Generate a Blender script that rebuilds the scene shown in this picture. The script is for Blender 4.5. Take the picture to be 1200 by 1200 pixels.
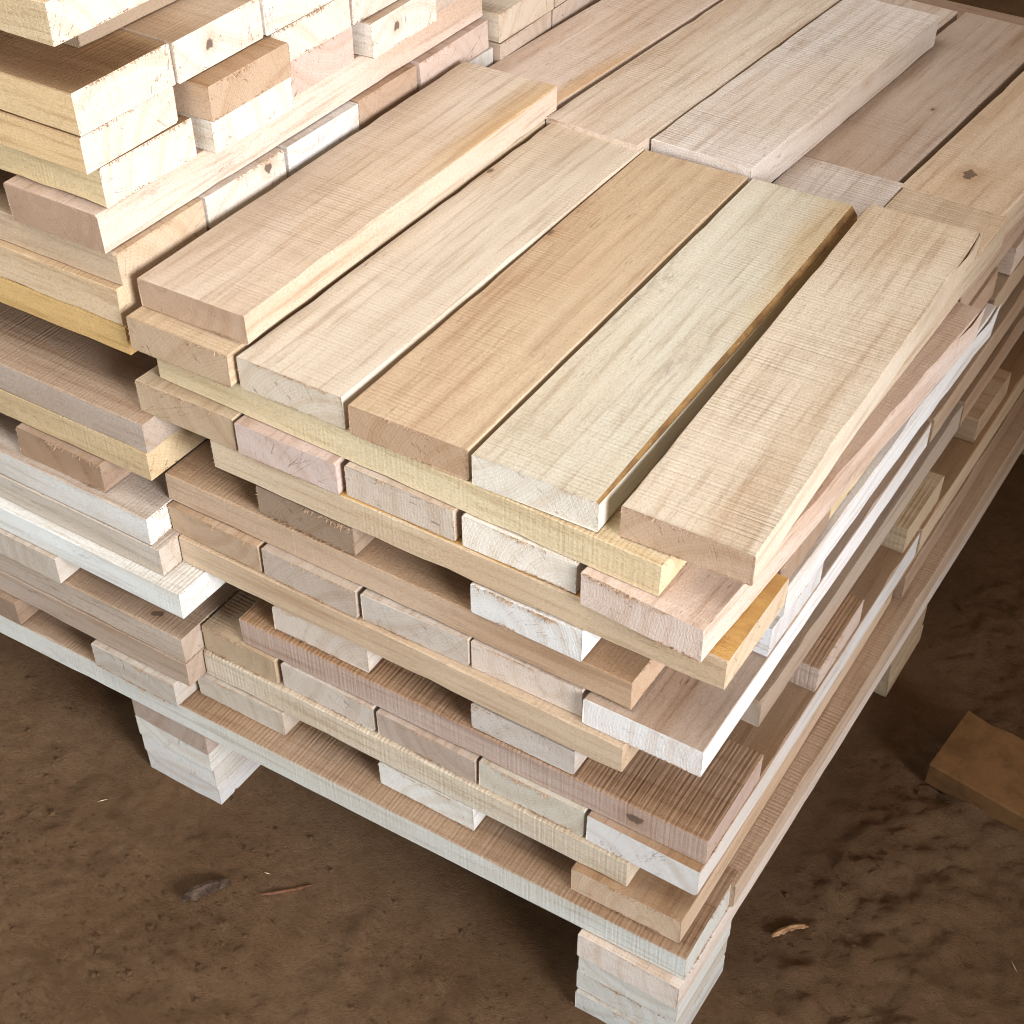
import bpy, bmesh, math, random
from mathutils import Vector, Matrix, noise

# ---------------------------------------------------------------- scene, camera, light
S = bpy.context.scene
for o in list(bpy.data.objects):
    bpy.data.objects.remove(o)
COL = S.collection
GZ = 0.538                     # height of the top board layer above the dirt floor
T = 0.030547                   # one board layer

cam = bpy.data.cameras.new('camera')
cam.sensor_fit = 'HORIZONTAL'
cam.sensor_width = 36.0
cam.lens = 1755.944 / 1200 * 36
cam.clip_start = 0.01
cam.clip_end = 100
camo = bpy.data.objects.new('camera', cam)
COL.objects.link(camo)
RX = Vector((0.84366628, 0.53682516, -0.00677907))
DN = Vector((0.34624484, -0.55371647, -0.75730613))
FW = Vector((-0.41029467, 0.63656643, -0.65302486))
M = Matrix.Identity(4)
for r in range(3):
    M[r][0], M[r][1], M[r][2] = RX[r], -DN[r], -FW[r]
M.translation = Vector((0.75850987, -0.65993077, 0.64432087 + GZ))
camo.matrix_world = M
S.camera = camo

W = bpy.data.worlds.new('World')
S.world = W
W.use_nodes = True
bg = W.node_tree.nodes['Background']
bg.inputs[0].default_value = (1.0, 0.76, 0.53, 1)
bg.inputs[1].default_value = 0.31


def look(o, target):
    d = Vector(target) - o.location
    o.rotation_euler = d.to_track_quat('-Z', 'Y').to_euler()


key = bpy.data.lights.new('daylight_opening', 'SPOT')
key.energy = 490
key.color = (0.88, 0.92, 1.0)
key.spot_size = math.radians(44)
key.spot_blend = 0.7
key.shadow_soft_size = 0.50
ko = bpy.data.objects.new('daylight_opening', key)
COL.objects.link(ko)
ko.location = (2.25, -0.68, 0.58 + GZ)
look(ko, (-0.02, 0.0, 0.10 + GZ))

fill = bpy.data.lights.new('cool_skylight', 'AREA')
fill.energy = 25
fill.color = (0.66, 0.84, 1.0)
fill.shape = 'RECTANGLE'
fill.size = 1.5
fill.size_y = 0.9
fo = bpy.data.objects.new('cool_skylight', fill)
COL.objects.link(fo)
fo.location = (0.05, -2.3, 0.05 + GZ)
look(fo, (0.1, 0.0, -0.15 + GZ))

top = bpy.data.lights.new('overhead_fill', 'AREA')  # added overhead fill to brighten the upward faces, no such lamp known
top.energy = 36
top.color = (0.90, 0.95, 1.0)
top.shape = 'RECTANGLE'
top.size = 1.3
top.size_y = 1.3
to = bpy.data.objects.new('overhead_fill', top)
COL.objects.link(to)
to.location = (-0.25, -0.20, 1.80 + GZ)
look(to, (0.2, 0.25, GZ))

S.view_settings.view_transform = 'Standard'
S.view_settings.look = 'None'
S.view_settings.gamma = 1
S.view_settings.use_curve_mapping = False
S.view_settings.exposure = 0.13
S.cycles.filter_width = 1.0


# ---------------------------------------------------------------- materials
def lin(c):
    return tuple(((v / 255) / 12.92 if v / 255 <= 0.04045 else ((v / 255 + 0.055) / 1.055) ** 2.4) for v in c) + (1.0,)


class NT:
    def __init__(s, name):
        s.m = bpy.data.materials.new(name)
        s.m.use_nodes = True
        s.t = s.m.node_tree
        s.t.nodes.clear()

    def n(s, kind, **kw):
        nd = s.t.nodes.new('ShaderNode' + kind)
        ins = kw.pop('i', {})
        for k, v in kw.items():
            setattr(nd, k, v)
        for k, v in ins.items():
            if isinstance(v, bpy.types.NodeSocket):
                s.t.links.new(v, nd.inputs[k])
            else:
                nd.inputs[k].default_value = v
        return nd

    def math(s, op, a, b=0.0, c=0.0, clamp=False):
        return s.n('Math', operation=op, use_clamp=clamp, i={0: a, 1: b, 2: c}).outputs[0]

    def vmul(s, a, v):
        return s.n('VectorMath', operation='MULTIPLY', i={0: a, 1: v}).outputs[0]

    def mix(s, f, a, b, mode='MIX'):
        nd = s.n('Mix', data_type='RGBA', blend_type=mode, clamp_result=True)
        for idx, v in ((0, f), (6, a), (7, b)):
            if isinstance(v, bpy.types.NodeSocket):
                s.t.links.new(v, nd.inputs[idx])
            else:
                nd.inputs[idx].default_value = v
        return nd.outputs[2]

    def step(s, x, lo, hi):
        nd = s.n('MapRange', interpolation_type='SMOOTHSTEP', i={0: x, 1: lo, 2: hi, 3: 0.0, 4: 1.0})
        return nd.outputs[0]

    def noise(s, vec, scale=1.0, detail=2.0, rough=0.5, dist=0.0):
        return s.n('TexNoise', i={'Vector': vec, 'Scale': scale, 'Detail': detail, 'Roughness': rough, 'Distortion': dist}).outputs[0]

    def attr(s, name):
        return s.n('Attribute', attribute_type='OBJECT', attribute_name=name).outputs['Fac']

    def finish(s, col, rough, height, dist, strength=1.0, spec=0.25):
        b = s.n('Bump', i={'Strength': strength, 'Distance': dist, 'Height': height})
        p = s.n('BsdfPrincipled', i={'Base Color': col, 'Roughness': rough, 'Normal': b.outputs[0], 'Specular IOR Level': spec})
        o = s.n('OutputMaterial', i={0: p.outputs[0]})
        return s.m


class KNOT:
    """one real knot per board where the props knot_x/y/z/r say so (r = 0: none)"""
    out = None

    def __init__(s, n, tc, c):
        k = n.n('CombineXYZ', i={0: n.attr('knot_x'), 1: n.attr('knot_y'), 2: n.attr('knot_z')}).outputs[0]
        d = n.n('VectorMath', operation='SUBTRACT', i={0: tc, 1: k}).outputs[0]
        d = n.vmul(d, (0.62, 1.0, 1.0))
        ln = n.n('VectorMath', operation='LENGTH', i={0: d}).outputs['Value']
        w = n.noise(tc, 150, 3)
        r = n.math('MAXIMUM', n.attr('knot_r'), 0.00001)
        q = n.math('ADD', n.math('DIVIDE', ln, r), n.math('MULTIPLY', n.math('SUBTRACT', w, 0.5), 1.9))
        on = n.step(n.attr('knot_r'), 0.0002, 0.0006)
        halo = n.math('MULTIPLY', n.math('SUBTRACT', 1.0, n.step(q, 0.9, 3.2)), on)
        core = n.math('MULTIPLY', n.math('SUBTRACT', 1.0, n.step(q, 0.75, 1.15)), on)
        c = n.mix(n.math('MULTIPLY', halo, 0.35), c, n.mix(1.0, c, (0.66, 0.48, 0.32, 1), 'MULTIPLY'))
        KNOT.out = n.mix(n.math('MULTIPLY', core, 0.85), c, (0.10, 0.06, 0.04, 1))


def wood_face():
    n = NT('sawn_wood_face')
    tc = n.n('TexCoord').outputs['Object']
    oi = n.n('ObjectInfo')
    rnd = oi.outputs['Random']
    off = n.n('CombineXYZ', i={0: n.math('MULTIPLY', rnd, 17.3), 1: n.math('MULTIPLY', rnd, 9.1), 2: n.math('MULTIPLY', rnd, 5.7)}).outputs[0]
    v = n.n('VectorMath', operation='ADD', i={0: tc, 1: off}).outputs[0]
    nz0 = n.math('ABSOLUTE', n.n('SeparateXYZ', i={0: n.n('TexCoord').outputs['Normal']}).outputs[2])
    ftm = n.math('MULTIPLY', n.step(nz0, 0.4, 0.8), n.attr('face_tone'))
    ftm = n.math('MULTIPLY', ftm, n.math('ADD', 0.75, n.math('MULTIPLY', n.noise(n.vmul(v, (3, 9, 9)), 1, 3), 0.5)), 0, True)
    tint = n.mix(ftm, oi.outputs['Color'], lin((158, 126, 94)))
    fine = n.noise(n.vmul(v, (9, 160, 160)), 1, 5, 0.62)
    streak = n.noise(n.vmul(v, (2.2, 26, 26)), 1, 4, 0.55, 0.6)
    tone = n.noise(n.vmul(v, (3.0, 11, 11)), 1, 2, 0.5, 0.3)
    blot = n.noise(v, 16, 4, 0.6)
    # growth figure: long distorted bands
    fig = n.n('TexWave', wave_type='BANDS', bands_direction='Y', wave_profile='SIN',
              i={'Vector': n.vmul(v, (0.16, 1, 1)), 'Scale': 16.0, 'Distortion': 5.0, 'Detail': 2.5, 'Detail Scale': 1.2}).outputs['Fac']
    # saw marks square across the board
    saw = n.n('TexWave', wave_type='BANDS', bands_direction='X', wave_profile='SIN',
              i={'Vector': n.vmul(v, (1, 0.10, 0.10)), 'Scale': 78.0, 'Distortion': 3.4, 'Detail': 3.0, 'Detail Scale': 0.9}).outputs['Fac']
    saw = n.math('ADD', n.math('MULTIPLY', saw, 0.38), n.math('MULTIPLY', n.step(n.noise(n.vmul(v, (330, 7, 7)), 1, 3, 0.6), 0.35, 0.68), 0.62))
    sawm = n.step(n.noise(n.vmul(v, (7, 9, 9)), 1, 2), 0.38, 0.68)
    sawamt = n.math('MULTIPLY', n.math('ADD', n.math('ADD', sawm, 0.25), n.attr('saw')), 0.5)
    flat = n.step(n.math('ABSOLUTE', n.n('SeparateXYZ', i={0: n.n('TexCoord').outputs['Normal']}).outputs[2]), 0.4, 0.8)
    sawamt = n.math('MULTIPLY', sawamt, n.math('MULTIPLY_ADD', flat, 0.62, 0.38))
    sawh = n.math('MULTIPLY', saw, sawamt)
    c = n.mix(n.math('MULTIPLY', n.step(tone, 0.42, 0.66), 0.55), tint, n.mix(1.0, tint, (0.85, 0.75, 0.64, 1), 'MULTIPLY'))
    c = n.mix(n.math('MULTIPLY', n.step(streak, 0.48, 0.70), 0.50), c, n.mix(1.0, c, (0.78, 0.68, 0.57, 1), 'MULTIPLY'))
    c = n.mix(n.math('MULTIPLY', n.step(streak, 0.50, 0.30), 0.30), c, n.mix(1.0, c, (1.18, 1.17, 1.16, 1), 'MULTIPLY'))
    c = n.mix(n.math('MULTIPLY', fig, 0.16), c, n.mix(1.0, c, (0.70, 0.60, 0.50, 1), 'MULTIPLY'))
    c = n.mix(n.math('MULTIPLY', n.step(fine, 0.48, 0.70), 0.55), c, n.mix(1.0, c, (0.64, 0.55, 0.46, 1), 'MULTIPLY'))
    c = n.mix(n.math('MULTIPLY', n.step(blot, 0.55, 0.75), 0.28), c, n.mix(1.0, c, (0.78, 0.76, 0.74, 1), 'MULTIPLY'))
    c = n.mix(n.math('MULTIPLY', sawh, 0.50), c, n.mix(1.0, c, (0.62, 0.54, 0.47, 1), 'MULTIPLY'))
    gr = n.noise(n.vmul(v, (420, 950, 950)), 1, 4, 0.75)
    c = n.mix(n.math('MULTIPLY', n.step(gr, 0.47, 0.66), 0.60), c, n.mix(1.0, c, (0.66, 0.58, 0.50, 1), 'MULTIPLY'))
    c = n.mix(n.math('MULTIPLY', n.step(gr, 0.48, 0.30), 0.30), c, n.mix(1.0, c, (1.25, 1.24, 1.22, 1), 'MULTIPLY'))
    # dark flecks and pin knots
    fl = n.noise(n.vmul(v, (60, 520, 520)), 1, 2, 0.5)
    flm = n.math('MULTIPLY', n.step(fl, 0.66, 0.74), n.step(n.noise(n.vmul(v, (5, 14, 14)), 1, 2), 0.50, 0.70))
    c = n.mix(n.math('MULTIPLY', flm, 0.75), c, (0.11, 0.075, 0.05, 1))
    # dirty smudges with grain-long shape
    sm = n.math('MULTIPLY', n.step(n.noise(n.vmul(v, (6, 26, 26)), 1, 4, 0.65), 0.60, 0.74), n.step(n.noise(n.vmul(v, (120, 260, 260)), 1, 3, 0.6), 0.42, 0.60))
    c = n.mix(n.math('MULTIPLY', sm, 0.45), c, (0.22, 0.17, 0.13, 1))
    vo = n.n('TexVoronoi', feature='F1', i={'Vector': n.vmul(v, (9, 15, 15)), 'Scale': 1.0, 'Randomness': 1.0})
    kn = n.math('ADD', vo.outputs['Distance'], n.math('MULTIPLY', n.noise(v, 120, 2), 0.06))
    sel = n.step(n.n('SeparateColor', i={0: vo.outputs['Color']}).outputs[0], 0.86, 0.88)
    km = n.math('MULTIPLY', n.math('SUBTRACT', 1.0, n.step(kn, 0.055, 0.095)), sel)
    kh = n.math('MULTIPLY', n.math('SUBTRACT', 1.0, n.step(kn, 0.06, 0.26)), sel)
    c = n.mix(n.math('MULTIPLY', kh, 0.35), c, n.mix(1.0, c, (0.72, 0.55, 0.38, 1), 'MULTIPLY'))
    c = n.mix(n.math('MULTIPLY', km, 0.8), c, (0.11, 0.06, 0.035, 1))
    # amber heartwood stain along one edge
    sx = n.n('SeparateXYZ', i={0: tc})
    st = n.attr('stain')
    yy = n.math('ADD', n.math('MULTIPLY', sx.outputs[1], st), n.math('MULTIPLY', n.math('SUBTRACT', n.noise(n.vmul(v, (8, 30, 30)), 1, 3), 0.5), 0.05))
    xm = n.step(n.math('MULTIPLY', sx.outputs[0], n.attr('stain_end')), -0.05, 0.12)
    nz = n.math('ABSOLUTE', n.n('SeparateXYZ', i={0: n.n('TexCoord').outputs['Normal']}).outputs[2])
    nz = n.math('MAXIMUM', n.step(nz, 0.3, 0.7), n.attr('stain_side'))
    xm = n.math('MULTIPLY', xm, nz)
    am = n.math('MULTIPLY', n.math('MULTIPLY', n.step(yy, 0.018, 0.052), xm), n.math('MINIMUM', n.math('ABSOLUTE', st), 1.0))
    c = n.mix(n.math('MULTIPLY', am, 0.75), c, n.mix(1.0, c, (0.90, 0.70, 0.42, 1), 'MULTIPLY'))
    h = n.math('ADD', n.math('MULTIPLY', sawh, 0.60), n.math('ADD', n.math('MULTIPLY', fine, 0.45), n.math('MULTIPLY', n.noise(n.vmul(v, (350, 900, 900)), 1, 3, 0.7), 0.55)))
    KNOT(n, tc, c)
    c = KNOT.out
    return n.finish(c, 0.85, h, 0.0013, 0.85, 0.15)


def wood_end():
    n = NT('sawn_wood_end_grain')
    tc = n.n('TexCoord').outputs['Object']
    oi = n.n('ObjectInfo')
    rnd = oi.outputs['Random']
    r2 = n.math('FRACT', n.math('MULTIPLY', rnd, 37.7))
    r3 = n.math('FRACT', n.math('MULTIPLY', rnd, 91.3))
    sx = n.n('SeparateXYZ', i={0: tc})
    dy = n.math('SUBTRACT', sx.outputs[1], n.math('MULTIPLY', n.math('SUBTRACT', r2, 0.5), 0.20))
    cz = n.math('SUBTRACT', n.math('MULTIPLY', r3, 0.20), 0.10)
    dz = n.math('SUBTRACT', sx.outputs[2], cz)
    w = n.noise(tc, 38, 3, 0.55)
    rr = n.math('SQRT', n.math('ADD', n.math('MULTIPLY', dy, dy), n.math('MULTIPLY', dz, dz)))
    rr = n.math('ADD', rr, n.math('MULTIPLY', w, 0.008))
    ring = n.math('SINE', n.math('MULTIPLY', rr, 2300.0))
    ring = n.math('MULTIPLY_ADD', ring, 0.5, 0.5)
    broad = n.noise(n.n('CombineXYZ', i={0: n.math('MULTIPLY', rr, 95.0), 1: rnd}).outputs[0], 1, 2)
    ang = n.math('ARCTAN2', dz, dy)
    ray = n.noise(n.n('CombineXYZ', i={0: n.math('MULTIPLY', ang, 70.0), 1: n.math('MULTIPLY', rr, 6.0), 2: n.math('MULTIPLY', rnd, 9)}).outputs[0], 1, 3, 0.6)
    chk = n.noise(n.n('CombineXYZ', i={0: n.math('MULTIPLY', ang, 16.0), 1: n.math('MULTIPLY', rr, 26.0), 2: n.math('MULTIPLY', rnd, 31)}).outputs[0], 1, 2, 0.5)
    tint = n.mix(n.attr('end_pale'), oi.outputs['Color'], lin((226, 216, 203)))
    tint = n.mix(n.attr('end_brown'), tint, lin((166, 132, 102)))
    tint = n.mix(1.0, tint, (0.97, 0.95, 0.93, 1), 'MULTIPLY')
    c = n.mix(n.math('MULTIPLY', n.step(broad, 0.42, 0.68), 0.38), tint, n.mix(1.0, tint, (0.74, 0.61, 0.48, 1), 'MULTIPLY'))
    c = n.mix(n.math('MULTIPLY', n.math('POWER', ring, 2.0), 0.15), c, n.mix(1.0, c, (0.62, 0.50, 0.40, 1), 'MULTIPLY'))
    c = n.mix(n.math('MULTIPLY', n.step(ray, 0.55, 0.72), 0.30), c, n.mix(1.0, c, (0.62, 0.52, 0.43, 1), 'MULTIPLY'))
    c = n.mix(n.math('MULTIPLY', n.step(n.noise(tc, 26, 3), 0.50, 0.72), 0.35), c, n.mix(1.0, c, (0.72, 0.66, 0.60, 1), 'MULTIPLY'))
    ck = n.math('MULTIPLY', n.math('SUBTRACT', 1.0, n.step(n.math('ABSOLUTE', n.math('SUBTRACT', chk, 0.62)), 0.004, 0.012)), n.step(n.noise(tc, 45, 2), 0.50, 0.60))
    c = n.mix(n.math('MULTIPLY', ck, 0.55), c, (0.12, 0.07, 0.04, 1))
    gr = n.noise(tc, 1100, 3, 0.7)
    c = n.mix(n.math('MULTIPLY', n.step(gr, 0.46, 0.64), 0.55), c, n.mix(1.0, c, (0.64, 0.56, 0.48, 1), 'MULTIPLY'))
    # saw kerf scratches
    kv = n.n('VectorRotate', rotation_type='X_AXIS', i={'Vector': tc, 'Angle': 0.35}).outputs[0]
    kf = n.noise(n.vmul(kv, (30, 900, 45)), 1, 3, 0.6)
    c = n.mix(n.math('MULTIPLY', n.step(kf, 0.50, 0.72), 0.30), c, n.mix(1.0, c, (0.68, 0.60, 0.52, 1), 'MULTIPLY'))
    h = n.math('ADD', n.math('MULTIPLY', kf, 0.8), n.math('ADD', n.math('MULTIPLY', ring, 0.12), n.math('MULTIPLY', n.noise(tc, 700, 3, 0.7), 0.6)))
    h = n.math('SUBTRACT', h, n.math('MULTIPLY', ck, 0.8))
    KNOT(n, tc, c)
    c = KNOT.out
    return n.finish(c, 0.88, h, 0.0008, 0.6, 0.15)


def amber(name, a_, b_, c_):
    n = NT(name)
    tc = n.n('TexCoord').outputs['Object']
    a = n.noise(n.vmul(tc, (26, 160, 160)), 1, 5, 0.7)
    b = n.noise(tc, 34, 4, 0.65)
    g = n.noise(tc, 800, 3, 0.7)
    c = n.mix(n.step(a, 0.35, 0.7), lin(a_), lin(b_))
    c = n.mix(n.math('MULTIPLY', n.step(b, 0.45, 0.65), 0.7), c, lin(c_))
    c = n.mix(n.math('MULTIPLY', n.step(g, 0.48, 0.66), 0.4), c, lin(c_))
    return n.finish(c, 0.85, n.math('ADD', a, g), 0.0014, 0.9, 0.1)


def dirt():
    n = NT('trodden_dirt')
    tc = n.n('TexCoord').outputs['Object']
    big = n.noise(tc, 4.5, 4, 0.6, 0.4)
    mid = n.noise(tc, 34, 6, 0.7)
    fin = n.noise(tc, 190, 7, 0.82)
    vfin = n.noise(tc, 1000, 3, 0.75)
    c = n.mix(n.step(big, 0.35, 0.68), lin((174, 136, 101)), lin((154, 117, 83)))
    c = n.mix(n.math('MULTIPLY', n.step(mid, 0.45, 0.68), 0.40), c, lin((136, 100, 68)))
    c = n.mix(n.math('MULTIPLY', n.step(mid, 0.42, 0.28), 0.5), c, lin((192, 152, 112)))
    c = n.mix(n.math('MULTIPLY', n.step(fin, 0.50, 0.68), 0.50), c, lin((108, 74, 46)))
    crumb = n.n('TexVoronoi', feature='F1', i={'Vector': n.n('VectorMath', operation='ADD', i={0: tc, 1: n.n('TexNoise', i={'Vector': tc, 'Scale': 40.0}).outputs['Color']}).outputs[0], 'Scale': 130.0}).outputs['Distance']
    c = n.mix(n.math('MULTIPLY', n.step(crumb, 0.35, 0.75), 0.35), c, lin((98, 68, 42)))
    c = n.mix(n.math('MULTIPLY', n.step(vfin, 0.58, 0.70), 0.45), c, lin((196, 170, 142)))
    c = n.mix(n.math('MULTIPLY', n.step(vfin, 0.42, 0.30), 0.45), c, lin((92, 64, 40)))
    h = n.math('ADD', n.math('MULTIPLY', mid, 1.5), n.math('ADD', n.math('SUBTRACT', n.math('MULTIPLY', fin, 1.8), n.math('MULTIPLY', crumb, 0.7)), n.math('MULTIPLY', vfin, 0.5)))
    return n.finish(c, 0.95, h, 0.009, 1.0, 0.1)


def plain(name, a, b, scale, rough=0.85):
    n = NT(name)
    tc = n.n('TexCoord').outputs['Object']
    f = n.noise(tc, scale, 5, 0.65)
    c = n.mix(n.step(f, 0.35, 0.68), lin(a), lin(b))
    return n.finish(c, rough, f, 0.002, 0.8, 0.15)


FACE, END, DIRT = wood_face(), wood_end(), dirt()
TORN = plain('torn_wood_fibre', (198, 166, 134), (150, 118, 90), 400)
AMBER = amber('shade_darkened_waney_edge', (146, 112, 70), (112, 80, 46), (92, 66, 42))  # amber wane, its colour darkened to hold the shadow beside the gap
GOLD = amber('golden_heartwood_face', (208, 166, 102), (190, 144, 80), (182, 138, 84))
BARK = plain('dark_bark', (92, 74, 60), (48, 36, 28), 120)
CHIP = plain('fresh_wood_chip', (186, 148, 110), (146, 106, 72), 150)
STRAW = plain('pale_wood_fibre', (206, 186, 150), (168, 140, 100), 90)
DUSTY = plain('dust_covered_board', (112, 80, 49), (92, 65, 39), 40)

# sawn timber tones
TINT = {
    'c': (211, 196, 177),   # cream
    't': (199, 177, 152),   # tan
    'b': (184, 160, 135),   # brown
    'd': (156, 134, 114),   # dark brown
    'p': (207, 189, 175),   # pinkish
    'g': (197, 187, 174),   # greyish
    'v': (180, 162, 147),   # mauve brown
    'y': (210, 189, 154),   # yellowish
    'o': (204, 168, 112),   # amber
    'w': (224, 215, 203),   # near white
    'k': (220, 218, 212),   # cool white
}


# ---------------------------------------------------------------- board builder
def board_mesh(name, L, w, th, seed, fuzzy=1.0, wane=None, amber_top=False, split=None, rag=1.0):
    """A sawn board: length on x, width on y, z from 0 to th. Slightly uneven, chipped edges, torn fibres at the ends."""
    R = random.Random(seed)
    bm = bmesh.new()
    N = max(6, int(L / 0.022))
    so = R.uniform(0, 90)
    skew = [R.uniform(-0.012, 0.012), R.uniform(-0.012, 0.012)]
    lean = [R.uniform(-0.03, 0.03), R.uniform(-0.03, 0.03)]
    rings = []
    for i in range(N + 1):
        f = i / N
        x0 = -L / 2 + L * f
        e = 0 if i == 0 else (1 if i == N else None)
        ring = []
        for ci, (sy, sz) in enumerate(((-1, 0), (1, 0), (1, 1), (-1, 1))):
            nz = noise.noise(Vector((so + x0 * 7, ci * 3.7, 1.3)))
            ny = noise.noise(Vector((so + x0 * 7, ci * 5.1, 8.9)))
            na = noise.noise(Vector((so + x0 * 60, ci * 2.3, 4.4)))
            y = sy * (w / 2) - sy * max(0, ny * 0.0005 + 0.0002)
            z = (th if sz else 0) - (max(0, nz * 0.0005 + 0.0002) if sz else 0)
            ch = (0.0007 + 0.0008 * max(0, na) + (0.0011 if R.random() < 0.16 else 0)) * rag
            cy = cz = ch
            if wane and ci == wane[0]:
                k = wane[1] * (0.75 + 0.5 * noise.noise(Vector((so + x0 * 5, 2.2, 0)))) * (0.35 + 0.65 * f if wane[2] else 1.0)
                cy, cz = max(ch, k), max(ch, k * 1.25)
                cz = min(cz, th * 0.85)
            a = (y - sy * cy, z)                       # point on the flat face
            b = (y, z + (cz if not sz else -cz))       # point on the edge face
            pts = (a, b) if (ci in (1, 3)) else (b, a)
            for (py, pz) in pts:
                dx = 0
                if e is not None:
                    dx = skew[e] * py + lean[e] * (pz - th / 2) + R.uniform(-0.0004, 0.0004)
                ring.append(bm.verts.new((x0 + dx, py, pz)))
        rings.append(ring)
    for i in range(N):
        a, b = rings[i], rings[i + 1]
        for k in range(8):
            k2 = (k + 1) % 8
            f = bm.faces.new((a[k], b[k], b[k2], a[k2]))
            if wane and k == 2 * wane[0]:
                f.material_index = 2
            if amber_top and k == 5 - 0:
                f.material_index = 2
    f0 = bm.faces.new(list(reversed(rings[0])))
    f1 = bm.faces.new(rings[-1])
    f0.normal_update()
    bmesh.ops.recalc_face_normals(bm, faces=bm.faces)
    f0.material_index = f1.material_index = 1
    # torn fibres: thin slivers along the sawn arrises
    def sliver(p, d, wd, sd, tear=True):
        d = Vector(d)
        sd = Vector(sd)
        q = Vector(p)
        up = d.cross(sd).normalized() * wd * 0.6
        v = [bm.verts.new(q - sd * wd), bm.verts.new(q + sd * wd), bm.verts.new(q + up), bm.verts.new(q + d)]
        for tri in ((0, 1, 3), (1, 2, 3), (2, 0, 3), (0, 2, 1)):
            bm.faces.new([v[t] for t in tri]).material_index = 3 if tear else 0
    for e, sx in ((0, -1), (1, 1)):
        for zz in (0, 1):
            if R.random() > 0.60 * fuzzy + 0.15:
                continue
            cl, ln = R.uniform(-1, 1), R.uniform(0.4, 1.4)
            cen = [R.uniform(-1, 1) for _ in range(7)]
            for _ in range(int(95 * fuzzy)):
                u = R.gauss(R.choice(cen), 0.16)
                if abs(u) > 1:
                    continue
                if abs(u - cl) > ln:
                    continue
                y = u * (w / 2 - 0.001)
                z = th - 0.0006 if zz else 0.0006
                l = R.uniform(0.0012, 0.0050) * (1.45 if fuzzy > 1.3 else 0.9)
                sliver((sx * L / 2 + skew[e] * y - sx * 0.0004 + lean[e] * (z - th / 2), y, z),
                       (sx * l * R.uniform(0.15, 0.8), R.uniform(-.35, .35) * l, (R.uniform(-0.9, 0.25) if zz else R.uniform(-0.1, 0.6)) * l),
                       R.uniform(0.0004, 0.0010), (0, 1, 0))
        for sy in (-1, 1):
            for _ in range(int(14 * fuzzy)):
                z = R.uniform(0.002, th - 0.002)
                l = R.uniform(0.001, 0.003)
                sliver((sx * L / 2 + skew[e] * sy * w / 2 - sx * 0.0004 + lean[e] * (z - th / 2), sy * (w / 2 - 0.0006), z),
                       (sx * l * 0.6, R.uniform(-0.2, .35) * sy * l, R.uniform(-.5, .2) * l), R.uniform(0.0003, 0.0007), (0, 0, 1))
    for _ in range(int(L * 34 * fuzzy)):
        sy = R.choice((-1, 1))
        x = R.uniform(-L / 2, L / 2)
        l = R.uniform(0.0015, 0.005)
        z = R.choice((0.0008, th - 0.0008))
        sliver((x, sy * (w / 2 - 0.0007), z), (R.choice((-1, 1)) * l, sy * l * 0.12, R.uniform(-0.05, 0.15) * l), R.uniform(0.0002, 0.0005), (0, 0, 1), False)
    if split:      # a long splintered tongue standing off the far end corner
        sy, l, wd = split
        y0 = sy * w / 2
        v = [bm.verts.new(q) for q in ((L / 2 - l, y0, 0.003), (L / 2 - l, y0, th - 0.002), (L / 2 - l * 0.5, y0 + sy * wd * 0.7, th - 0.001), (L / 2 + 0.006, y0 + sy * wd * 0.2, th + 0.001), (L / 2 - l * 0.3, y0 + sy * wd * 0.8, 0.006), (L / 2 - l, y0 - sy * 0.004, th / 2))]
        for tri in ((0, 1, 2), (2, 3, 4), (0, 2, 4), (0, 4, 5), (4, 3, 5), (1, 5, 2), (2, 5, 3), (0, 5, 1)):
            bm.faces.new([v[t] for t in tri]).material_index = 0
    me = bpy.data.meshes.new(name)
    bm.to_mesh(me)
    bm.free()
    for m in (FACE, END, GOLD if amber_top else AMBER, TORN):
        me.materials.append(m)
    return me


SEED = [11]


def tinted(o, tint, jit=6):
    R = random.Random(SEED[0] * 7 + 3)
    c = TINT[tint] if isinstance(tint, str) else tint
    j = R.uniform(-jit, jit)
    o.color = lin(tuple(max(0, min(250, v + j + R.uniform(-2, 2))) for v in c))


def put(name, x, y, z, rz, L, w, th, tint, label=None, cat=None, group=None, parent=None, stain=0, stain_end=1, stain_side=0, saw=0.0, face=0.15, end=0.0, knot=(0, 0, 0, 0), **kw):
    SEED[0] += 1
    me = board_mesh(name, L, w, th, SEED[0], **kw)
    o = bpy.data.objects.new(name, me)
    COL.objects.link(o)
    o.location = (x, y, z + GZ)
    o.rotation_euler = (0, 0, rz)
    tinted(o, tint)
    o['stain'] = float(stain)
    o['stain_end'] = float(stain_end)
    o['stain_side'] = float(stain_side)
    o['saw'] = float(saw)
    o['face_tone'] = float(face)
    o['end_pale'] = float(max(0, end))
    o['end_brown'] = float(max(0, -end))
    for k_, v_ in zip(('knot_x', 'knot_y', 'knot_z', 'knot_r'), knot):
        o[k_] = float(v_)
    if label:
        o['label'] = label
        o['category'] = cat
        if group:
            o['group'] = group
    if parent:
        o.parent = parent
        o.matrix_parent_inverse = Matrix.Translation(-parent.location)
    return o


GROUP = 'sawn boards stacked on the pallet'


def YB(xl, w, yf, a, th, zb, ln, tint, label, **kw):
    """board running away from the camera: front left corner xl,yf; a = yaw"""
    s, c = math.sin(a), math.cos(a)
    x = xl + c * w / 2 - s * ln / 2
    y = yf + s * w / 2 + c * ln / 2
    return put('board', x, y, zb, a + math.pi / 2, ln, w, th, tint, label, 'board', GROUP, **kw)


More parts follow.
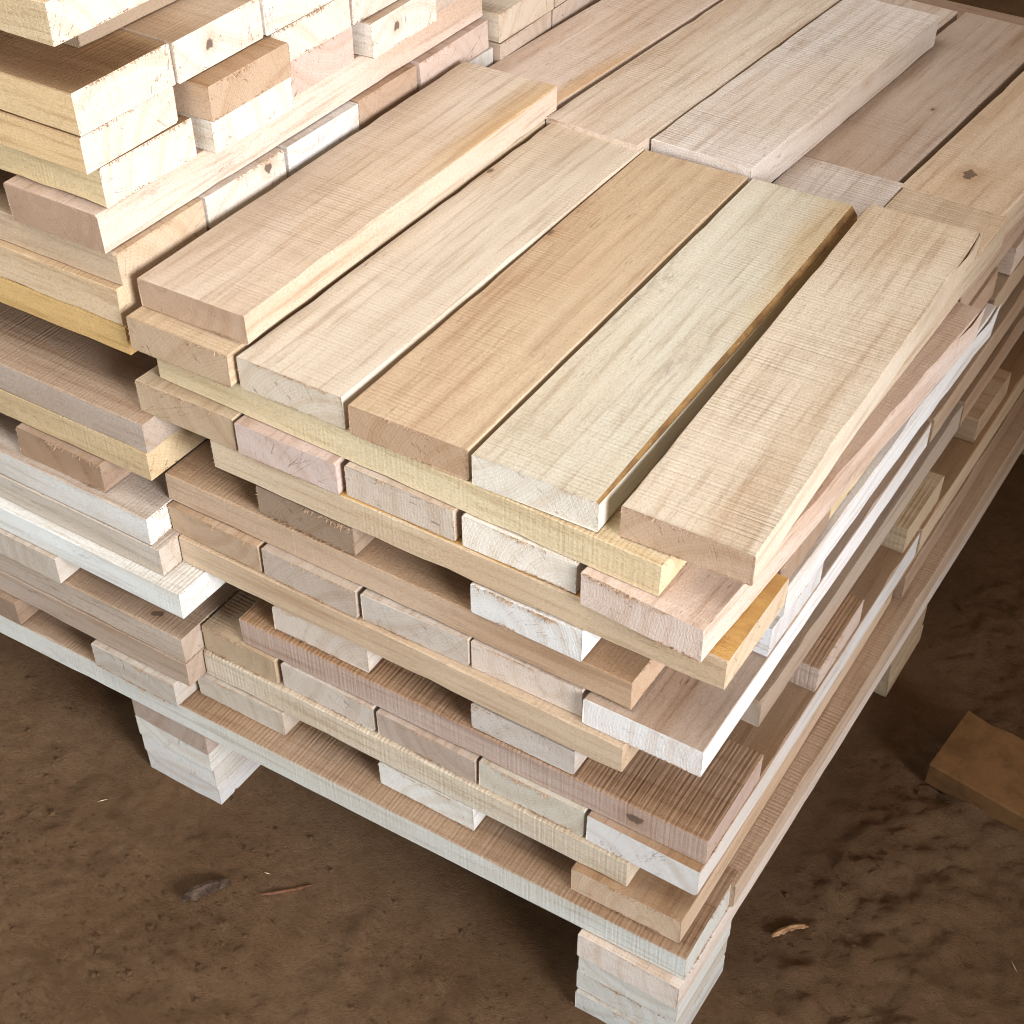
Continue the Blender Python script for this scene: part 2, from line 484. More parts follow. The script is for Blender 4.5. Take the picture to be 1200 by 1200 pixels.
def XB(xl, w, yf, a, th, zb, ln, tint, label, **kw):
    """board running left to right: front left corner xl,yf"""
    s, c = math.sin(a), math.cos(a)
    x = xl + c * ln / 2 - s * w / 2
    y = yf + s * ln / 2 + c * w / 2
    return put('board', x, y, zb, a, ln, w, th, tint, label, 'board', GROUP, **kw)


def zb(k):
    return -(k + 1) * T


def cap(th):
    return min(th, T - 0.0002)


# ---------------------------------------------------------------- ground
def ground_h(x, y):
    p = Vector((x, y, 0))
    h = noise.fractal(p * 4.0, 1.0, 2.0, 3) * 0.007 + noise.fractal(p * 17.0 + Vector((5, 5, 0)), 0.75, 2.1, 5) * 0.0032
    c = noise.noise(p * 9.0 + Vector((3, 8, 0)))
    h += 0.005 * max(0.0, 0.22 - abs(c)) / 0.22 * (0.5 + noise.noise(p * 3.1))        # scuffed ridges
    h += max(0.0, noise.noise(p * 60.0)) * 0.0028 + max(0.0, noise.noise(p * 120.0)) * 0.0034   # crumbs
    d = math.exp(-((x - 0.64) / 0.11) ** 2) * (1.0 if y > -0.2 else 0.4)
    h += d * (noise.fractal(p * 15.0, 0.6, 2.0, 5) * 0.0075 + 0.004)
    if -0.64 < x < 0.56 and -0.08 < y < 1.3:
        e = min(x + 0.64, 0.56 - x, y + 0.08)
        k = max(0.0, 1 - e / 0.05)
        h = h * k + (1 - k) * (min(h * 0.35, 0.0) - 0.001)
    return h


def ground():
    bm = bmesh.new()
    xs = [-4, -2.5, -1.4, -0.9, -0.7] + [-0.55 + i * 0.0055 for i in range(0, 310)] + [1.3, 1.7, 2.6, 4.5]
    ys = [-4, -2.5, -1.4, -0.9, -0.7] + [-0.52 + i * 0.0055 for i in range(0, 306)] + [1.4, 1.9, 3.0, 5]
    grid = [[bm.verts.new((x, y, ground_h(x, y))) for x in xs] for y in ys]
    for j in range(len(ys) - 1):
        for i in range(len(xs) - 1):
            bm.faces.new((grid[j][i], grid[j][i + 1], grid[j + 1][i + 1], grid[j + 1][i])).smooth = True
    me = bpy.data.meshes.new('ground')
    bm.to_mesh(me)
    bm.free()
    me.materials.append(DIRT)
    o = bpy.data.objects.new('ground', me)
    COL.objects.link(o)
    o['kind'] = 'structure'
    return o


G = ground()

# ---------------------------------------------------------------- pallet
PAL = bpy.data.objects.new('pallet', None)
COL.objects.link(PAL)
PAL.location = (0, -0.04, 0)
PAL['label'] = 'low wooden pallet on laminated blocks under the stacked boards'
PAL['category'] = 'pallet'
DK = -13 * T


def part(name, x0, y0, z0, rz, L, w, th, tint, parent, **kw):
    """x0,y0 = front left corner"""
    s, c = math.sin(rz), math.cos(rz)
    if name != 'stringer' and not kw.pop('along_y', False):
        x, y, r = x0 + c * L / 2 - s * w / 2, y0 + s * L / 2 + c * w / 2, rz
    else:
        x, y, r = x0 + c * w / 2 - s * L / 2, y0 + s * w / 2 + c * L / 2, rz + math.pi / 2
    return put(name, x, y, z0, r, L, w, th, tint, parent=parent, **kw)


YAW = 0.0215
for i, (y, xl, ln, tn) in enumerate(((-0.0525, -0.62, 1.132, 'c'), (0.20, -0.62, 1.030, 't'), (0.45, -0.62, 1.030, 'b'), (0.70, -0.62, 1.03, 't'), (0.95, -0.62, 1.03, 'c'))):
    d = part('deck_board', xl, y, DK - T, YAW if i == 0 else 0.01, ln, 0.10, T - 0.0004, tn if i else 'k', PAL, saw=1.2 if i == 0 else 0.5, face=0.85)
part('deck_board', 0.4145, 0.056, DK - T, -0.008, 1.0, 0.100, T - 0.0004, 't', PAL, along_y=True, saw=0.6)
for xl, tn in ((-0.60, 't'), (-0.083, 'v'), (0.417, 'w')):
    part('stringer', xl, -0.036, DK - 2 * T, -0.006, 1.09, 0.095, T - 0.0003, tn, PAL)
BH = GZ + DK - 2 * T
for bx in (-0.60, -0.083, 0.417):
    for by in (-0.034, 0.45, 0.93):
        blk = bpy.data.objects.new('block', None)
        COL.objects.link(blk)
        blk.parent = PAL
        blk.matrix_parent_inverse = Matrix.Translation(-PAL.location)
        blk.location = (bx + 0.047, by + 0.05, 0)
        n = 3
        R = random.Random(int(bx * 100) + int(by * 10))
        for i in range(n):
            h = (BH + 0.004) / n
            xo, yo = R.uniform(-.002, .002), R.uniform(-.002, .002)
            o = put('lamination', bx + 0.047 + xo, by + 0.05 + yo, -GZ - 0.004 + i * h, math.pi / 2, 0.100, 0.094, h - 0.0005,
                    'k' if by < 0.2 else 't', fuzzy=0.8, rag=1.6)
            o.parent = blk
            o.matrix_parent_inverse = Matrix.Translation(-(PAL.matrix_world.translation + Vector((0, 0, 0)))) @ Matrix.Identity(4)
            o.matrix_parent_inverse = Matrix.Translation(-Vector((bx + 0.047, by + 0.05, 0)))

# ---------------------------------------------------------------- the near pile, layer by layer (layer 1 = topmost full layer)
YB(-0.0252, 0.1065, 0.0232, 0.0105, 0.0263, 0.0003, 0.4593, 'c', 'single board lying loose on top of the near pile against the taller pile', end=-0.65, stain=-1, saw=0.4)
# layer 1
YB(-0.0273, 0.1031, 0.0059, 0.0003, cap(0.0302), zb(0), 0.4575, 't', 'brown board directly beneath the loose top board at the left corner', end=-0.4, saw=0.3)
YB(0.0803, 0.0999, 0.0110, -0.0005, cap(0.0291), zb(0), 0.4561, 'c', 'cream top board right of the loose raised one, dark flecks on its face')
YB(0.1865, 0.1038, 0.0089, 0.0130, 0.0271, zb(0), 0.4585, (203, 178, 152), 'warm tan top board, the brownest in the front row', saw=-0.1, face=0.35, end=-0.7)
YB(0.2945, 0.1008, 0.0092, 0.0129, 0.0271, zb(0), 0.4600, (210, 202, 187), 'pale greyish top board with amber waney right edge', end=0.5, wane=(3, 0.0075, True), stain=-1, stain_end=1, stain_side=1)
YB(0.4091, 0.0982, 0.0156, 0.0310, 0.0268, zb(0), 0.4658, 'c', 'rightmost cream top board at the near corner, whitish side with a split', end=-0.7, split=(-1, 0.06, 0.004), saw=0.8)
YB(-0.036, 0.104, 0.462, -0.060, 0.0335, zb(0), 0.46, 'c', 'top board behind the loose one, amber stain along its right edge', stain=-1, stain_end=-1)
YB(0.0755, 0.1030, 0.4640, -0.052, 0.0335, zb(0), 0.46, 'c', 'second row top board with thin brown front end, left of the raised pale one')
YB(0.1815, 0.1045, 0.4775, -0.054, 0.0340, zb(0), 0.412, 'w', 'raised pale board in the second row with bright white side', saw=0.6)
# layer 2
XB(-0.0141, 0.1000, 0.0169, -0.0256, 0.0298, zb(1), 0.4605, 'y', 'long crosswise board directly under the front ends of the top row', saw=0.2)
YB(0.2830, 0.1040, 0.1275, -0.012, cap(0.0304), zb(1), 0.4555, 'g', 'whitish rough board end showing in the gap behind the front row', saw=1.0)
YB(0.3885, 0.1000, 0.1255, -0.010, cap(0.0304), zb(1), 0.4500, 't', 'tan board tip between the near corner board and the knotted one behind', saw=1.0, fuzzy=1.6)
YB(0.0830, 0.0960, 0.1300, 0.0, cap(0.0302), zb(1), 0.4550, 't', 'board hidden in the second layer below the left top boards')
YB(0.2825, 0.1030, 0.5845, -0.050, cap(0.0304), zb(1), 0.4080, 'v', 'brownish grey sunken board beside the raised pale one', knot=(-0.045, -0.018, 0.0305, 0.0022))
YB(0.3905, 0.0985, 0.5765, -0.058, cap(0.0304), zb(1), 0.4200, 't', 'tan sunken board with a dark knot at the right edge of the pile', fuzzy=1.6, knot=(-0.155, 0.006, 0.0305, 0.0055))
YB(0.1790, 0.0980, 0.5870, -0.050, cap(0.0300), zb(1), 0.4080, 'p', 'board peeping out beyond the far end of the raised pale one')
# layer 3
YB(-0.0309, 0.1022, 0.0046, 0.0042, T - .0003, zb(2), 0.4575, 't', 'tan board end at the left of the third layer, curved rings at its right', end=-0.3)
YB(0.0744, 0.0993, 0.0038, 0.0006, T - .0003, zb(2), 0.4575, 'p', 'pinkish tan board end, second from left in the third layer')
YB(0.1787, 0.1003, 0.0074, -0.0086, T - .0003, zb(2), 0.4575, 'p', 'pale pink board end, middle of the third layer')
YB(0.2854, 0.0972, 0.0065, -0.0028, T - .0003, zb(2), 0.4575, 'w', 'whitish board end, fourth from left in the third layer', fuzzy=1.5)
YB(0.3890, 0.0988, -0.0003, -0.0549, T - .0003, zb(2), 0.4704, 'p', 'grey topped board jutting out askew under the near corner', fuzzy=1.8, split=(-1, 0.05, 0.003))
YB(0.3880, 0.1020, 0.4760, 0.0, T - .0004, zb(2), 0.4575, 'b', 'brown board side below the knotted tan board, third layer')
# layer 4 (crosswise, close together)
XB(0.0428, 0.1000, 0.0053, -0.0020, 0.0296, zb(3), 0.4587, 't', 'long front board of the fourth layer with amber top at its right end', amber_top=True)
XB(0.0350, 0.0980, 0.1070, 0.0, 0.0298, zb(3), 0.4580, 'd', 'dark brown rough board end on the right side, fourth layer')
XB(0.0330, 0.0990, 0.2070, 0.0, 0.0298, zb(3), 0.4580, 'y', 'light board end behind the dark rough one, fourth layer')
XB(0.0300, 0.0980, 0.3080, 0.0, 0.0298, zb(3), 0.4580, 'b', 'brown shaded board end, fourth from front in the fourth layer')
XB(0.0320, 0.1000, 0.4900, 0.0, 0.0298, zb(3), 0.4600, 'b', 'pinkish brown board end at the right, below the knotted tan board')
XB(0.0340, 0.1000, 0.6300, 0.0, 0.0298, zb(3), 0.4600, 'p', 'pink board end near the right picture edge, fourth layer')
# layer 5 (lengthwise, spaced)
YB(0.0824, 0.0999, 0.0078, -0.0096, 0.0285, zb(4), 0.4575, 'd', 'dark grey board end with curved rings in the fifth layer', fuzzy=1.4)
YB(0.2935, 0.0973, 0.0034, -0.0117, 0.0300, zb(4), 0.4575, 'k', 'pale greyish board end with torn top edge, right of the dark ringed one', fuzzy=1.8)
YB(0.3962, 0.1000, 0.1235, -0.0125, 0.0290, zb(4), 0.4546, 'k', 'set back board with long bright white side on the right, fifth layer', split=(-1, 0.06, 0.004), rag=1.8)
YB(0.3960, 0.1000, 0.5860, 0.0, 0.0290, zb(4), 0.4550, 'b', 'brown board side behind the bright white one, fifth layer')
# layer 6
XB(-0.0190, 0.1000, 0.0057, -0.0019, 0.0290, zb(5), 0.4508, 'b', 'long brown front board of the sixth layer ending short of the corner', face=0.6)
XB(0.0370, 0.0980, 0.1065, 0.0, 0.0300, zb(5), 0.4570, 'k', 'small whitish board end tucked behind the front board, sixth layer')
XB(0.0150, 0.1000, 0.3000, 0.0, 0.0300, zb(5), 0.4570, 'b', 'shaded board end in the slot below the bright white side, sixth layer')
XB(0.0180, 0.1000, 0.5200, 0.0, 0.0300, zb(5), 0.4600, 'b', 'shaded far board end on the right side, sixth layer')
# layer 7
YB(-0.0172, 0.1008, 0.0002, -0.0089, 0.0297, zb(6), 0.4575, 'b', 'brown board end with pale left corner, leftmost in the seventh layer')
YB(0.0871, 0.0975, -0.0011, -0.0055, T - .0003, zb(6), 0.4575, 'v', 'mauve grey board end, second from left in the seventh layer')
YB(0.1884, 0.1019, 0.0005, 0.0080, 0.0298, zb(6), 0.4575, 'g', 'greyish green board end, middle of the seventh layer')
YB(0.2920, 0.0997, 0.0037, 0.0034, 0.0285, zb(6), 0.4575, 'p', 'pinkish board end with a brown curl, fourth in the seventh layer')
YB(0.3947, 0.0997, -0.0006, 0.0012, 0.0285, zb(6), 0.4575, (230, 226, 220), 'bright bluish white board with tan top, jutting out at the corner, seventh layer', saw=-0.2, face=0.75)
YB(0.3950, 0.1000, 0.4620, 0.0, 0.0290, zb(6), 0.4550, 'b', 'brown board side further back on the right, seventh layer')
# layer 8
XB(-0.0085, 0.1000, -0.0030, -0.0058, 0.0300, zb(7), 0.4410, 't', 'long tan front board of the eighth layer below the jutting white one')
XB(0.0150, 0.1000, 0.1200, 0.0, 0.0300, zb(7), 0.4580, 'd', 'dark knotted board end on the right side, eighth layer', knot=(0.229, -0.01, 0.015, 0.007))
XB(0.0120, 0.1000, 0.2600, 0.0, 0.0300, zb(7), 0.4580, 'b', 'brown board end behind the dark knotted one, eighth layer')
XB(0.0150, 0.1000, 0.4200, 0.0, 0.0300, zb(7), 0.4580, 'd', 'deep brown far board end on the right, eighth layer')
# layer 9 (spaced)
YB(0.0905, 0.1000, -0.0020, 0.0030, 0.0285, zb(8), 0.4575, 'g', 'bluish grey board end with curved band, left of the ninth layer')
YB(0.2951, 0.0960, -0.0041, 0.0068, 0.0270, zb(8), 0.4575, 'g', 'grey board end, second in the ninth layer')
YB(0.3915, 0.1000, 0.1180, 0.0, 0.0300, zb(8), 0.4600, 'v', 'set back board with long mauve side on the right, ninth layer')
YB(0.3915, 0.1000, 0.5850, 0.0, 0.0300, zb(8), 0.4600, 'b', 'brown board side in line behind the mauve one, ninth layer')
# layer 10 (crosswise, spaced)
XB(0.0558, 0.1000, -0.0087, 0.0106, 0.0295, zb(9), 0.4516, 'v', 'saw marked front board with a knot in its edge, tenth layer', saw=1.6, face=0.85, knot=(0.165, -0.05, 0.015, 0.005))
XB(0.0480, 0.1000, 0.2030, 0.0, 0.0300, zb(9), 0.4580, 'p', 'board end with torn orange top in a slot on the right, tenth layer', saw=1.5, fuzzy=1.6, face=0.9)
XB(0.0470, 0.0940, 0.4090, 0.0, 0.0300, zb(9), 0.4580, 't', 'second slot board end with pale front on the right, tenth layer')
XB(0.0460, 0.1000, 0.6060, 0.0, 0.0300, zb(9), 0.4580, 'b', 'farthest slot board end near the right picture edge, tenth layer')
# layer 11
YB(0.0085, 0.0840, -0.0118, 0.0040, 0.0300, zb(10), 0.4575, 'b', 'brown board end with bare top at the left, eleventh layer')
YB(0.0981, 0.0997, -0.0097, -0.0028, 0.0300, zb(10), 0.4575, 'g', 'pale grey board end, second from left in the eleventh layer')
YB(0.2018, 0.1003, -0.0107, -0.0053, 0.0293, zb(10), 0.4575, 'v', 'mauve brown board end, middle of the eleventh layer')
YB(0.3050, 0.0995, -0.0100, 0.0040, T - .0003, zb(10), 0.4575, 'g', 'pale board end with dark streaks, fourth in the eleventh layer', fuzzy=1.5)
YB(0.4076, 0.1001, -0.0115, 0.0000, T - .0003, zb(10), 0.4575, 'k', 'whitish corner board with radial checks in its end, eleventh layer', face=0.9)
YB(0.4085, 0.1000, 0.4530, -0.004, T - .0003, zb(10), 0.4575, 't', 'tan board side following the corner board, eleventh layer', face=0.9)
# layer 12
XB(0.0085, 0.1000, -0.0151, 0.0023, T - .0003, zb(11), 0.4395, 'c', 'long pale front board with upright saw lines, twelfth layer', saw=1.6)
for i, (y0, xr, tn, lb) in enumerate((
        (0.0950, 0.492, 'b', 'first board end behind the pale front board on the right, twelfth layer'),
        (0.1970, 0.500, 't', 'second board end in the low strip on the right, twelfth layer'),
        (0.2990, 0.497, 'p', 'third board end in the low strip on the right, twelfth layer'),
        (0.4010, 0.501, 'b', 'fourth board end in the low strip on the right, twelfth layer'),
        (0.5030, 0.499, 't', 'fifth board end in the low strip on the right, twelfth layer'),
        (0.6050, 0.500, 'b', 'last visible board end in the low strip at right, twelfth layer'))):
    XB(xr - 0.456, 0.1000, y0, 0.0, 0.0300, zb(11), 0.456, tn, lb)
# layer 13 (spaced, on the deck)
YB(-0.0030, 0.1005, -0.0181, 0.0068, 0.0297, zb(12), 0.4575, 'g', 'greyish board end on the deck above the left block, beside the dark seam')
YB(0.2021, 0.0988, -0.0145, 0.0026, 0.0290, zb(12), 0.4575, 'k', 'whitish board end standing alone mid deck')
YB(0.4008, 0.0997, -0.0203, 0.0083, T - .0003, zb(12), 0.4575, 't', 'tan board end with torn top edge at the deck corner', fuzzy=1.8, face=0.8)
YB(0.4040, 0.1000, 0.4480, 0.0, T - .0003, zb(12), 0.4575, 'b', 'board side low on the right, resting on the deck behind the corner')

# ---------------------------------------------------------------- the taller pile on the left
LX = 0.460
# lower part (right ends at the seam between both piles)


def XL(xr, w, yf, th, z, ln, tint, label, a=0.0, **kw):
    return XB(xr - ln, w, yf - math.sin(a) * ln, a, th, z, ln, tint, label, **kw)


XL(-0.0160, 0.100, -0.010, T - .0003, zb(3), LX, 'v', 'left pile board with wide mauve brown top, its end at the seam', a=0.003, saw=0.5, face=0.6)
XL(-0.0185, 0.100, -0.010, T - .0003, zb(4), LX, (203, 180, 143), 'yellowish left pile board just under the mauve topped one', a=0.003)
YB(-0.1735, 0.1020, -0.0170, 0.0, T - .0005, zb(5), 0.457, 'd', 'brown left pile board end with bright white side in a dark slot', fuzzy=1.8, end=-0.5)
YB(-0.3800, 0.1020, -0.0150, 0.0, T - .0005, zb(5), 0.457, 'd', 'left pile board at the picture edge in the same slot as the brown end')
XL(-0.0190, 0.100, -0.025, T - .0003, zb(6), LX, 'k', 'left pile board with bluish white edge and torn corner at the seam', fuzzy=1.8, face=0.6)
XL(-0.0100, 0.100, -0.026, T - .0003, zb(7), LX, 'g', 'greyish left pile board below the torn cornered one')
XL(0.0160, 0.100, -0.036, T - .0003, zb(8), LX, 'k', 'whitish left pile board reaching farthest right at the seam')
YB(-0.2380, 0.1020, -0.0400, 0.0, T - .0005, zb(9), 0.457, 'g', 'bluish grey left pile board end below the whitish long board')
YB(-0.1100, 0.1000, 0.0800, 0.0, T - .0005, zb(9), 0.457, 'b', 'set back left pile board in the dark slot below the whitish long board')
XL(0.0060, 0.100, -0.036, T - .0003, zb(10), LX, 'v', 'mauve left pile board with bare top and knot near the seam', a=0.006, saw=0.4, face=0.6, knot=(0.19, -0.035, 0.0305, 0.004))
XL(0.0060, 0.100, -0.037, T - .0003, zb(11), LX, 'v', 'mauve tan left pile board directly under the knotted one', a=0.006)
YB(-0.1120, 0.1030, -0.0430, 0.0, T - .0005, zb(12), 0.457, 'g', 'grey green left pile board end on the deck above the block', fuzzy=1.6)
YB(-0.3130, 0.1010, -0.0440, 0.0, T - .0005, zb(12), 0.457, 'd', 'left pile board on the deck at the left picture edge')
# spacer layer, then the upper part
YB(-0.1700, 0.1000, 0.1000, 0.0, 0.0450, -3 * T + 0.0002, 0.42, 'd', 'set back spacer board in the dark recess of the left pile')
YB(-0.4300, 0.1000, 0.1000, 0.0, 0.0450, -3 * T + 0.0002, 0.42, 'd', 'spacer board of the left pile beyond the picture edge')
Z8, Z7, Z6, Z5, Z4, Z3, Z2 = -0.0462, -0.0175, 0.0165, 0.0460, 0.0810, 0.1145, 0.1450
ZT2, Z1 = 0.1790, 0.2165
XL(-0.0385, 0.100, 0.0125, Z7 - Z8 - .0003, Z8, LX, 'o', 'golden left pile board at the bottom of the upper half', a=0.003)
XL(-0.0395, 0.100, 0.0120, Z6 - Z7 - .0003, Z7, LX, 'y', 'yellow tan left pile board right above the golden one', a=0.003)
XL(-0.0380, 0.100, 0.0180, Z5 - Z6 - .0003, Z6, LX, 't', 'tan left pile board under the brown shaded end', a=0.003)
for i, (y0, y1, xr, tn, lb) in enumerate((
        (0.1210, 0.2210, -0.038, 'w', 'white board end with a dark knot above the loose top board'),
        (0.2240, 0.3250, -0.037, 'k', 'plain white board end right of the knotted one above the loose board'),
        (0.3280, 0.4190, -0.039, 'b', 'brown grained board end above the loose top board'),
        (0.4220, 0.5400, -0.038, 'p', 'pale pink board end above the far end of the loose board'))):
    XL(xr, y1 - y0, y0, Z5 - Z6 - .0006, Z6, LX, tn, lb, knot=(LX / 2, 0.028, 0.021, 0.0045 if 'a dark knot above' in lb else 0))
XL(-0.0360, 0.100, 0.4450, Z6 - Z7 - .0006, Z7, LX, 'k', 'small white board end showing behind the far tip of the loose board')
XL(-0.0400, 0.100, 0.2400, Z6 - Z7 - .0006, Z7, LX, 't', 'left pile board end hidden behind the loose top board')
XL(-0.0400, 0.100, 0.4450, Z7 - Z8 - .0006, Z8, LX, 't', 'left pile board end low behind the loose top board')
XL(-0.0400, 0.100, 0.2400, Z7 - Z8 - .0006, Z8, LX, 't', 'lowest hidden left pile board end behind the loose top board')
YB(-0.1430, 0.1000, 0.0120, 0.006, Z4 - Z5 - .0006, Z5, 0.530, (218, 197, 180), 'long pink tinted board side running back along the left pile', end=-0.7)
YB(-0.4700, 0.1000, 0.0120, 0.0, Z4 - Z5 - .0006, Z5, 0.460, 'd', 'lengthwise left pile board beyond the picture edge')
rows = (
    (Z4, Z3, 'upper', ((0.0230, 0.1235, -0.0425, (222, 198, 156), 'bright white board end at the left pile corner, just under the flush pair', 1),
                       (0.1320, 0.2300, -0.0300, 'w', 'white board end with brown left side, right of the bright corner one', 1),
                       (0.2320, 0.3320, -0.0420, 'p', 'flat tan pink board end in the left pile, next to a protruding white one', 1),
                       (0.3420, 0.4420, -0.0300, 'w', 'protruding white board end with a brown knot in the left pile', 1),
                       (0.4450, 0.5450, -0.0400, 'p', 'pale board end right of the protruding knotted one', 1))),
    (Z3, Z2, 'upper', ((0.0105, 0.1110, -0.0435, (220, 190, 142), 'pale board end at the left pile corner, lower of a flush pair', 1),
                       (0.1230, 0.2220, -0.0200, 'b', 'rough brown board end protruding from the left pile', 1.5),
                       (0.2240, 0.3280, -0.0400, 'c', 'cream board end right of the rough brown one', 1),
                       (0.3300, 0.4300, -0.0390, 'c', 'cream board end at the top picture edge', 1))),
    (Z2, ZT2, 'upper', ((0.0110, 0.1130, -0.0425, (220, 190, 144), 'pale end with bare brownish top, upper of a flush pair at the left corner', 1.01),
                        (0.1145, 0.2170, -0.0410, 'c', 'cream board end with a brown knot above the rough brown one', 1),
                        (0.2190, 0.3200, -0.0400, 'w', 'white board end at the top edge right of the knotted cream one', 1))),
)
for z0, z1, _, it in rows:
    for (y0, y1, xr, tn, lb, fz) in it:
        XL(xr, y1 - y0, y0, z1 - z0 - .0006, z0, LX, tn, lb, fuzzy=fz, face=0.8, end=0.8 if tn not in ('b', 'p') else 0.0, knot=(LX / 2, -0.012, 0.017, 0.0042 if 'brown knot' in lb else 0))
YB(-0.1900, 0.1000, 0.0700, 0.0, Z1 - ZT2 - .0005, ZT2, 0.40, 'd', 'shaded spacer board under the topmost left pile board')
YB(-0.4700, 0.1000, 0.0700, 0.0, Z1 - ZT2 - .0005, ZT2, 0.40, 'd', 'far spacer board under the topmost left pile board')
XL(-0.0390, 0.100, 0.0020, 0.0315, Z1, LX, 'y', 'topmost left pile board in the picture corner, orange front and pale end', end=0.75)

# ---------------------------------------------------------------- the pile behind on the left
for (y0, y1, z0, z1, xr, tn, lb) in (
        (0.5480, 0.6480, -0.0120, 0.0195, -0.0300, 'p', 'rear pile board end with dark stained corner'),
        (0.6500, 0.7600, -0.0120, 0.0195, -0.0300, 'p', 'rear pile board end, lower row, beside the stained one'),
        (0.7700, 0.8700, -0.0120, 0.0195, -0.0160, 'w', 'rear pile white end with brown side at the top edge'),
        (0.5480, 0.6520, 0.0200, 0.0505, -0.0300, 'c', 'rear pile pale board end above the stained one'),
        (0.6540, 0.7540, 0.0200, 0.0505, -0.0300, 'p', 'rear pile pale pink board end at the top picture edge')):
    XB(xr - LX, y1 - y0, y0, 0, z1 - z0 - .0006, z0, LX, tn, lb)
for k, (y0, y1) in enumerate(((0.56, 0.66), (0.75, 0.85))):
    XB(-0.04 - LX, y1 - y0, y0, 0, 0.0300, -0.0425, LX, 'b', ('rear pile support board near the front, hidden low', 'rear pile support board farther back, hidden low')[k])

# ---------------------------------------------------------------- the next pile beyond the far end
for (x0, x1, y0, z0, th, tn, lb) in (
        (0.405, 0.90, 1.070, -0.0640, 0.0300, 'v', 'grey brown timber of the next pile beyond the far corner'),
        (0.400, 0.90, 1.066, -0.0950, 0.0300, 'b', 'shaded timber under the grey brown one in the next pile'),
        (-0.05, 0.38, 1.160, -0.1600, 0.0300, 'd', 'added dark board standing in for shade in the gap behind the far end')):  # added board, put low so the empty gap reads as dark shade
    put('timber', (x0 + x1) / 2, y0 + 0.05, z0, -0.03, x1 - x0, 0.10, th, tn, lb, 'timber')
for i, (x, y, zt) in enumerate(((0.42, 1.10, -0.0955), (0.80, 1.09, -0.0955), (0.0, 1.19, -0.1605), (0.32, 1.18, -0.1605))):
    put('timber_post', x, y, -GZ - 0.002, 0, 0.09, 0.07, GZ + 0.0015 + zt, 'd',
        ('hidden bearer under the next pile, nearest', 'hidden bearer under the next pile, right end', 'hidden bearer under the added dark board, left', 'hidden bearer under the added dark board, right')[i], 'bearer', fuzzy=0)

# ---------------------------------------------------------------- things lying on the dirt


def chip_mesh(name, L, w, h, seed, mat):
    R = random.Random(seed)
    bm = bmesh.new()
    N = 9
    rings = []
    bend = R.uniform(-0.12, 0.12)
    for i in range(N + 1):
        f = i / N
        k = (math.sin(math.pi * (0.06 + 0.88 * f)) ** 0.6) * R.uniform(0.75, 1.1)
        x = (f - 0.5) * L
        ring = []
        for a in range(7):
            t = a / 7 * 2 * math.pi
            rr = R.uniform(0.75, 1.1)
            ring.append(bm.verts.new((x + R.uniform(-.03, .03) * L, math.cos(t) * w / 2 * k * rr + bend * L * (f - .5) ** 2 * 4, math.sin(t) * h / 2 * k * rr)))
        rings.append(ring)
    for i in range(N):
        for a in range(7):
            b = (a + 1) % 7
            bm.faces.new((rings[i][a], rings[i + 1][a], rings[i + 1][b], rings[i][b]))
    bm.faces.new(rings[0])
    bm.faces.new(rings[-1])
    bmesh.ops.recalc_face_normals(bm, faces=bm.faces)
    me = bpy.data.meshes.new(name)
    bm.to_mesh(me)
    bm.free()
    me.materials.append(mat)
    return me


def chip(name, x, y, rz, L, w, h, seed, mat, label, cat, up=0.25):
    o = bpy.data.objects.new(name, chip_mesh(name, L, w, h, seed, mat))
    COL.objects.link(o)
    o.location = (x, y, ground_h(x, y) + h * up)
    o.rotation_euler = (random.Random(seed).uniform(-.2, .2), random.Random(seed + 1).uniform(-.15, .15), rz)
    o['label'] = label
    o['category'] = cat
    return o


chip('bark_piece', 0.066, -0.118, 0.95, 0.044, 0.016, 0.014, 3, BARK, 'dark curled piece of bark lying on the dirt at lower left', 'bark')
chip('twig', 0.131, -0.079, 0.85, 0.046, 0.0035, 0.0035, 5, plain('red_brown_twig', (120, 82, 58), (84, 54, 38), 90), 'thin reddish twig on the dirt near the bark piece', 'twig')
chip('wood_chip', 0.540, 0.128, 0.95, 0.026, 0.008, 0.007, 8, CHIP, 'orange wood chip beside the right foot of the pallet', 'wood chip', 0.45)
chip('wood_chip', 0.548, 0.137, 0.7, 0.022, 0.005, 0.006, 18, CHIP, 'curled upper chip touching the orange chip by the pallet', 'wood chip', 0.7)
chip('wood_chip', 0.648, 0.061, -0.35, 0.026, 0.006, 0.006, 9, CHIP, 'small orange wood chip alone on the dirt at lower right', 'wood chip')

o = put('half_buried_board', 0.740, 0.385, -GZ - 0.001, -0.10, 0.30, 0.085, 0.032, 'd', 'dust covered short board half sunk in the dirt at right', 'board', fuzzy=0.2, rag=2.2)
o.rotation_euler = (0.06, 0.05, -0.10)
o.data.materials.clear()
for m in (DUSTY, DUSTY, DUSTY):
    o.data.materials.append(m)

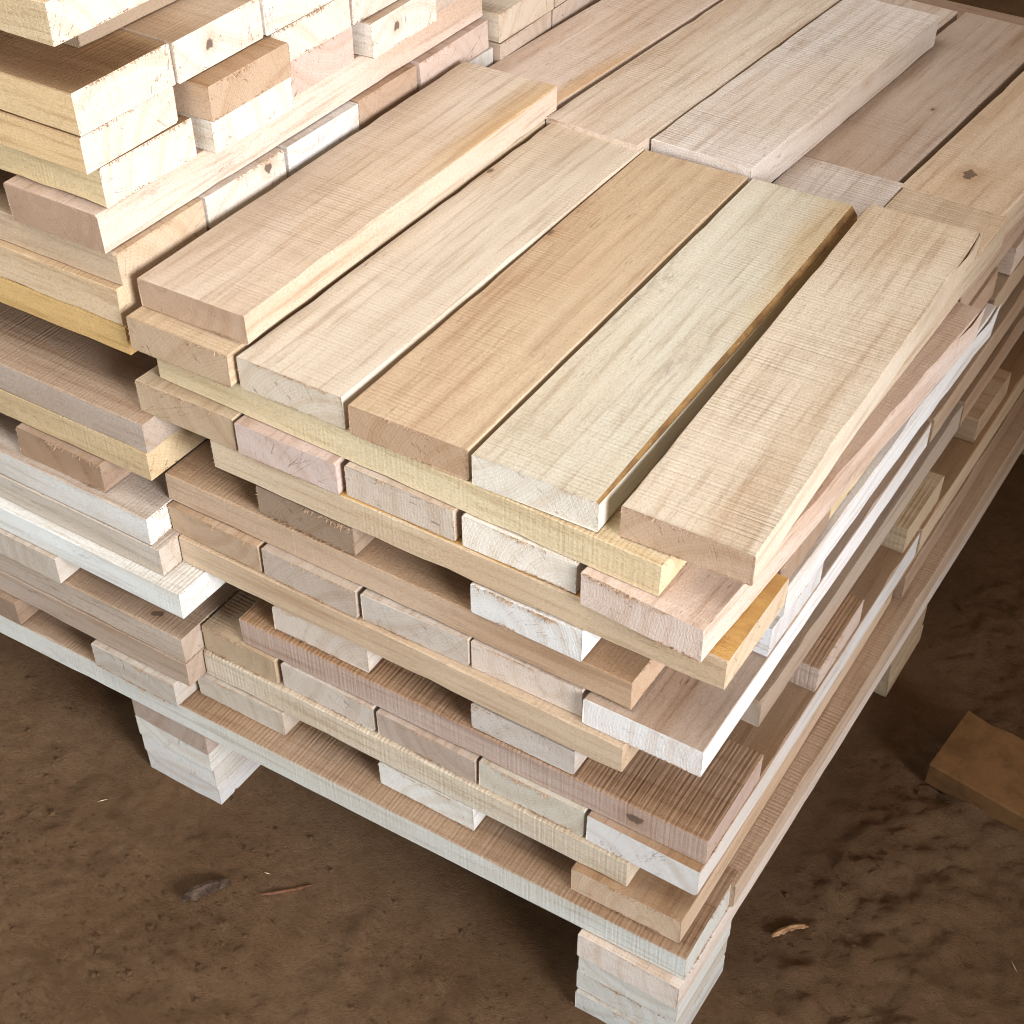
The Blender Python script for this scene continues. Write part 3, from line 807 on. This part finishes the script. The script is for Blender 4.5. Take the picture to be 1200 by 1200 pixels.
# loose pale fibres and sawdust crumbs trodden into the floor
bm = bmesh.new()
R = random.Random(77)
for _ in range(22):
    x, y = (R.uniform(-0.35, 0.60), R.uniform(-0.40, -0.03)) if R.random() < 0.7 else (R.uniform(0.54, 0.9), R.uniform(-0.2, 0.6))
    l, w = (R.uniform(0.002, 0.008), R.uniform(0.0004, 0.0007)) if R.random() < 0.6 else (R.uniform(0.0012, 0.003), R.uniform(0.0007, 0.0014))
    a = R.uniform(0, math.pi)
    z = ground_h(x, y) + 0.0012
    d = Vector((math.cos(a), math.sin(a), R.uniform(-.1, .1))) * l
    sd = Vector((-math.sin(a), math.cos(a), 0)) * w
    q = Vector((x, y, z))
    v = [bm.verts.new(q - d), bm.verts.new(q + sd), bm.verts.new(q + d), bm.verts.new(q - sd), bm.verts.new(q + Vector((0, 0, w * 1.4)))]
    for t in ((0, 3, 4), (3, 2, 4), (2, 1, 4), (1, 0, 4)):
        bm.faces.new([v[k] for k in t])
me = bpy.data.meshes.new('sawdust_fibres')
bm.to_mesh(me)
bm.free()
me.materials.append(STRAW)
o = bpy.data.objects.new('sawdust_fibres', me)
COL.objects.link(o)
o['kind'] = 'stuff'
o['label'] = 'pale wood fibres and sawdust crumbs scattered on the dirt'
o['category'] = 'sawdust'

# crumbs of earth lying loose on the floor
bm = bmesh.new()
R = random.Random(5)
for _ in range(9000):
    x, y = (R.uniform(-0.40, 0.66), R.uniform(-0.46, -0.01)) if R.random() < 0.62 else (R.uniform(0.52, 1.0), R.uniform(-0.25, 0.95))
    if noise.noise(Vector((x * 9, y * 9, 3))) + R.uniform(-0.35, 0.35) < -0.05:
        continue
    r = R.uniform(0.0006, 0.0016) if R.random() < 0.93 else R.uniform(0.0016, 0.0036)
    q = Vector((x, y, ground_h(x, y) + r * 0.3))
    a = R.uniform(0, 6.28)
    ca, sa = math.cos(a), math.sin(a)
    v = []
    for dx, dy, dz in ((1, 0, 0), (0, 1, 0), (-1, 0, 0), (0, -1, 0), (0, 0, 0.8), (0, 0, -0.8)):
        k = r * R.uniform(0.7, 1.35)
        v.append(bm.verts.new(q + Vector((dx * ca - dy * sa, dx * sa + dy * ca, dz)) * k))
    for t in ((0, 1, 4), (1, 2, 4), (2, 3, 4), (3, 0, 4), (1, 0, 5), (2, 1, 5), (3, 2, 5), (0, 3, 5)):
        bm.faces.new([v[k] for k in t])
me = bpy.data.meshes.new('earth_crumbs')
bm.to_mesh(me)
bm.free()
me.materials.append(DIRT)
o = bpy.data.objects.new('earth_crumbs', me)
COL.objects.link(o)
o['kind'] = 'stuff'
o['label'] = 'loose crumbs of brown earth scattered over the floor'
o['category'] = 'earth'
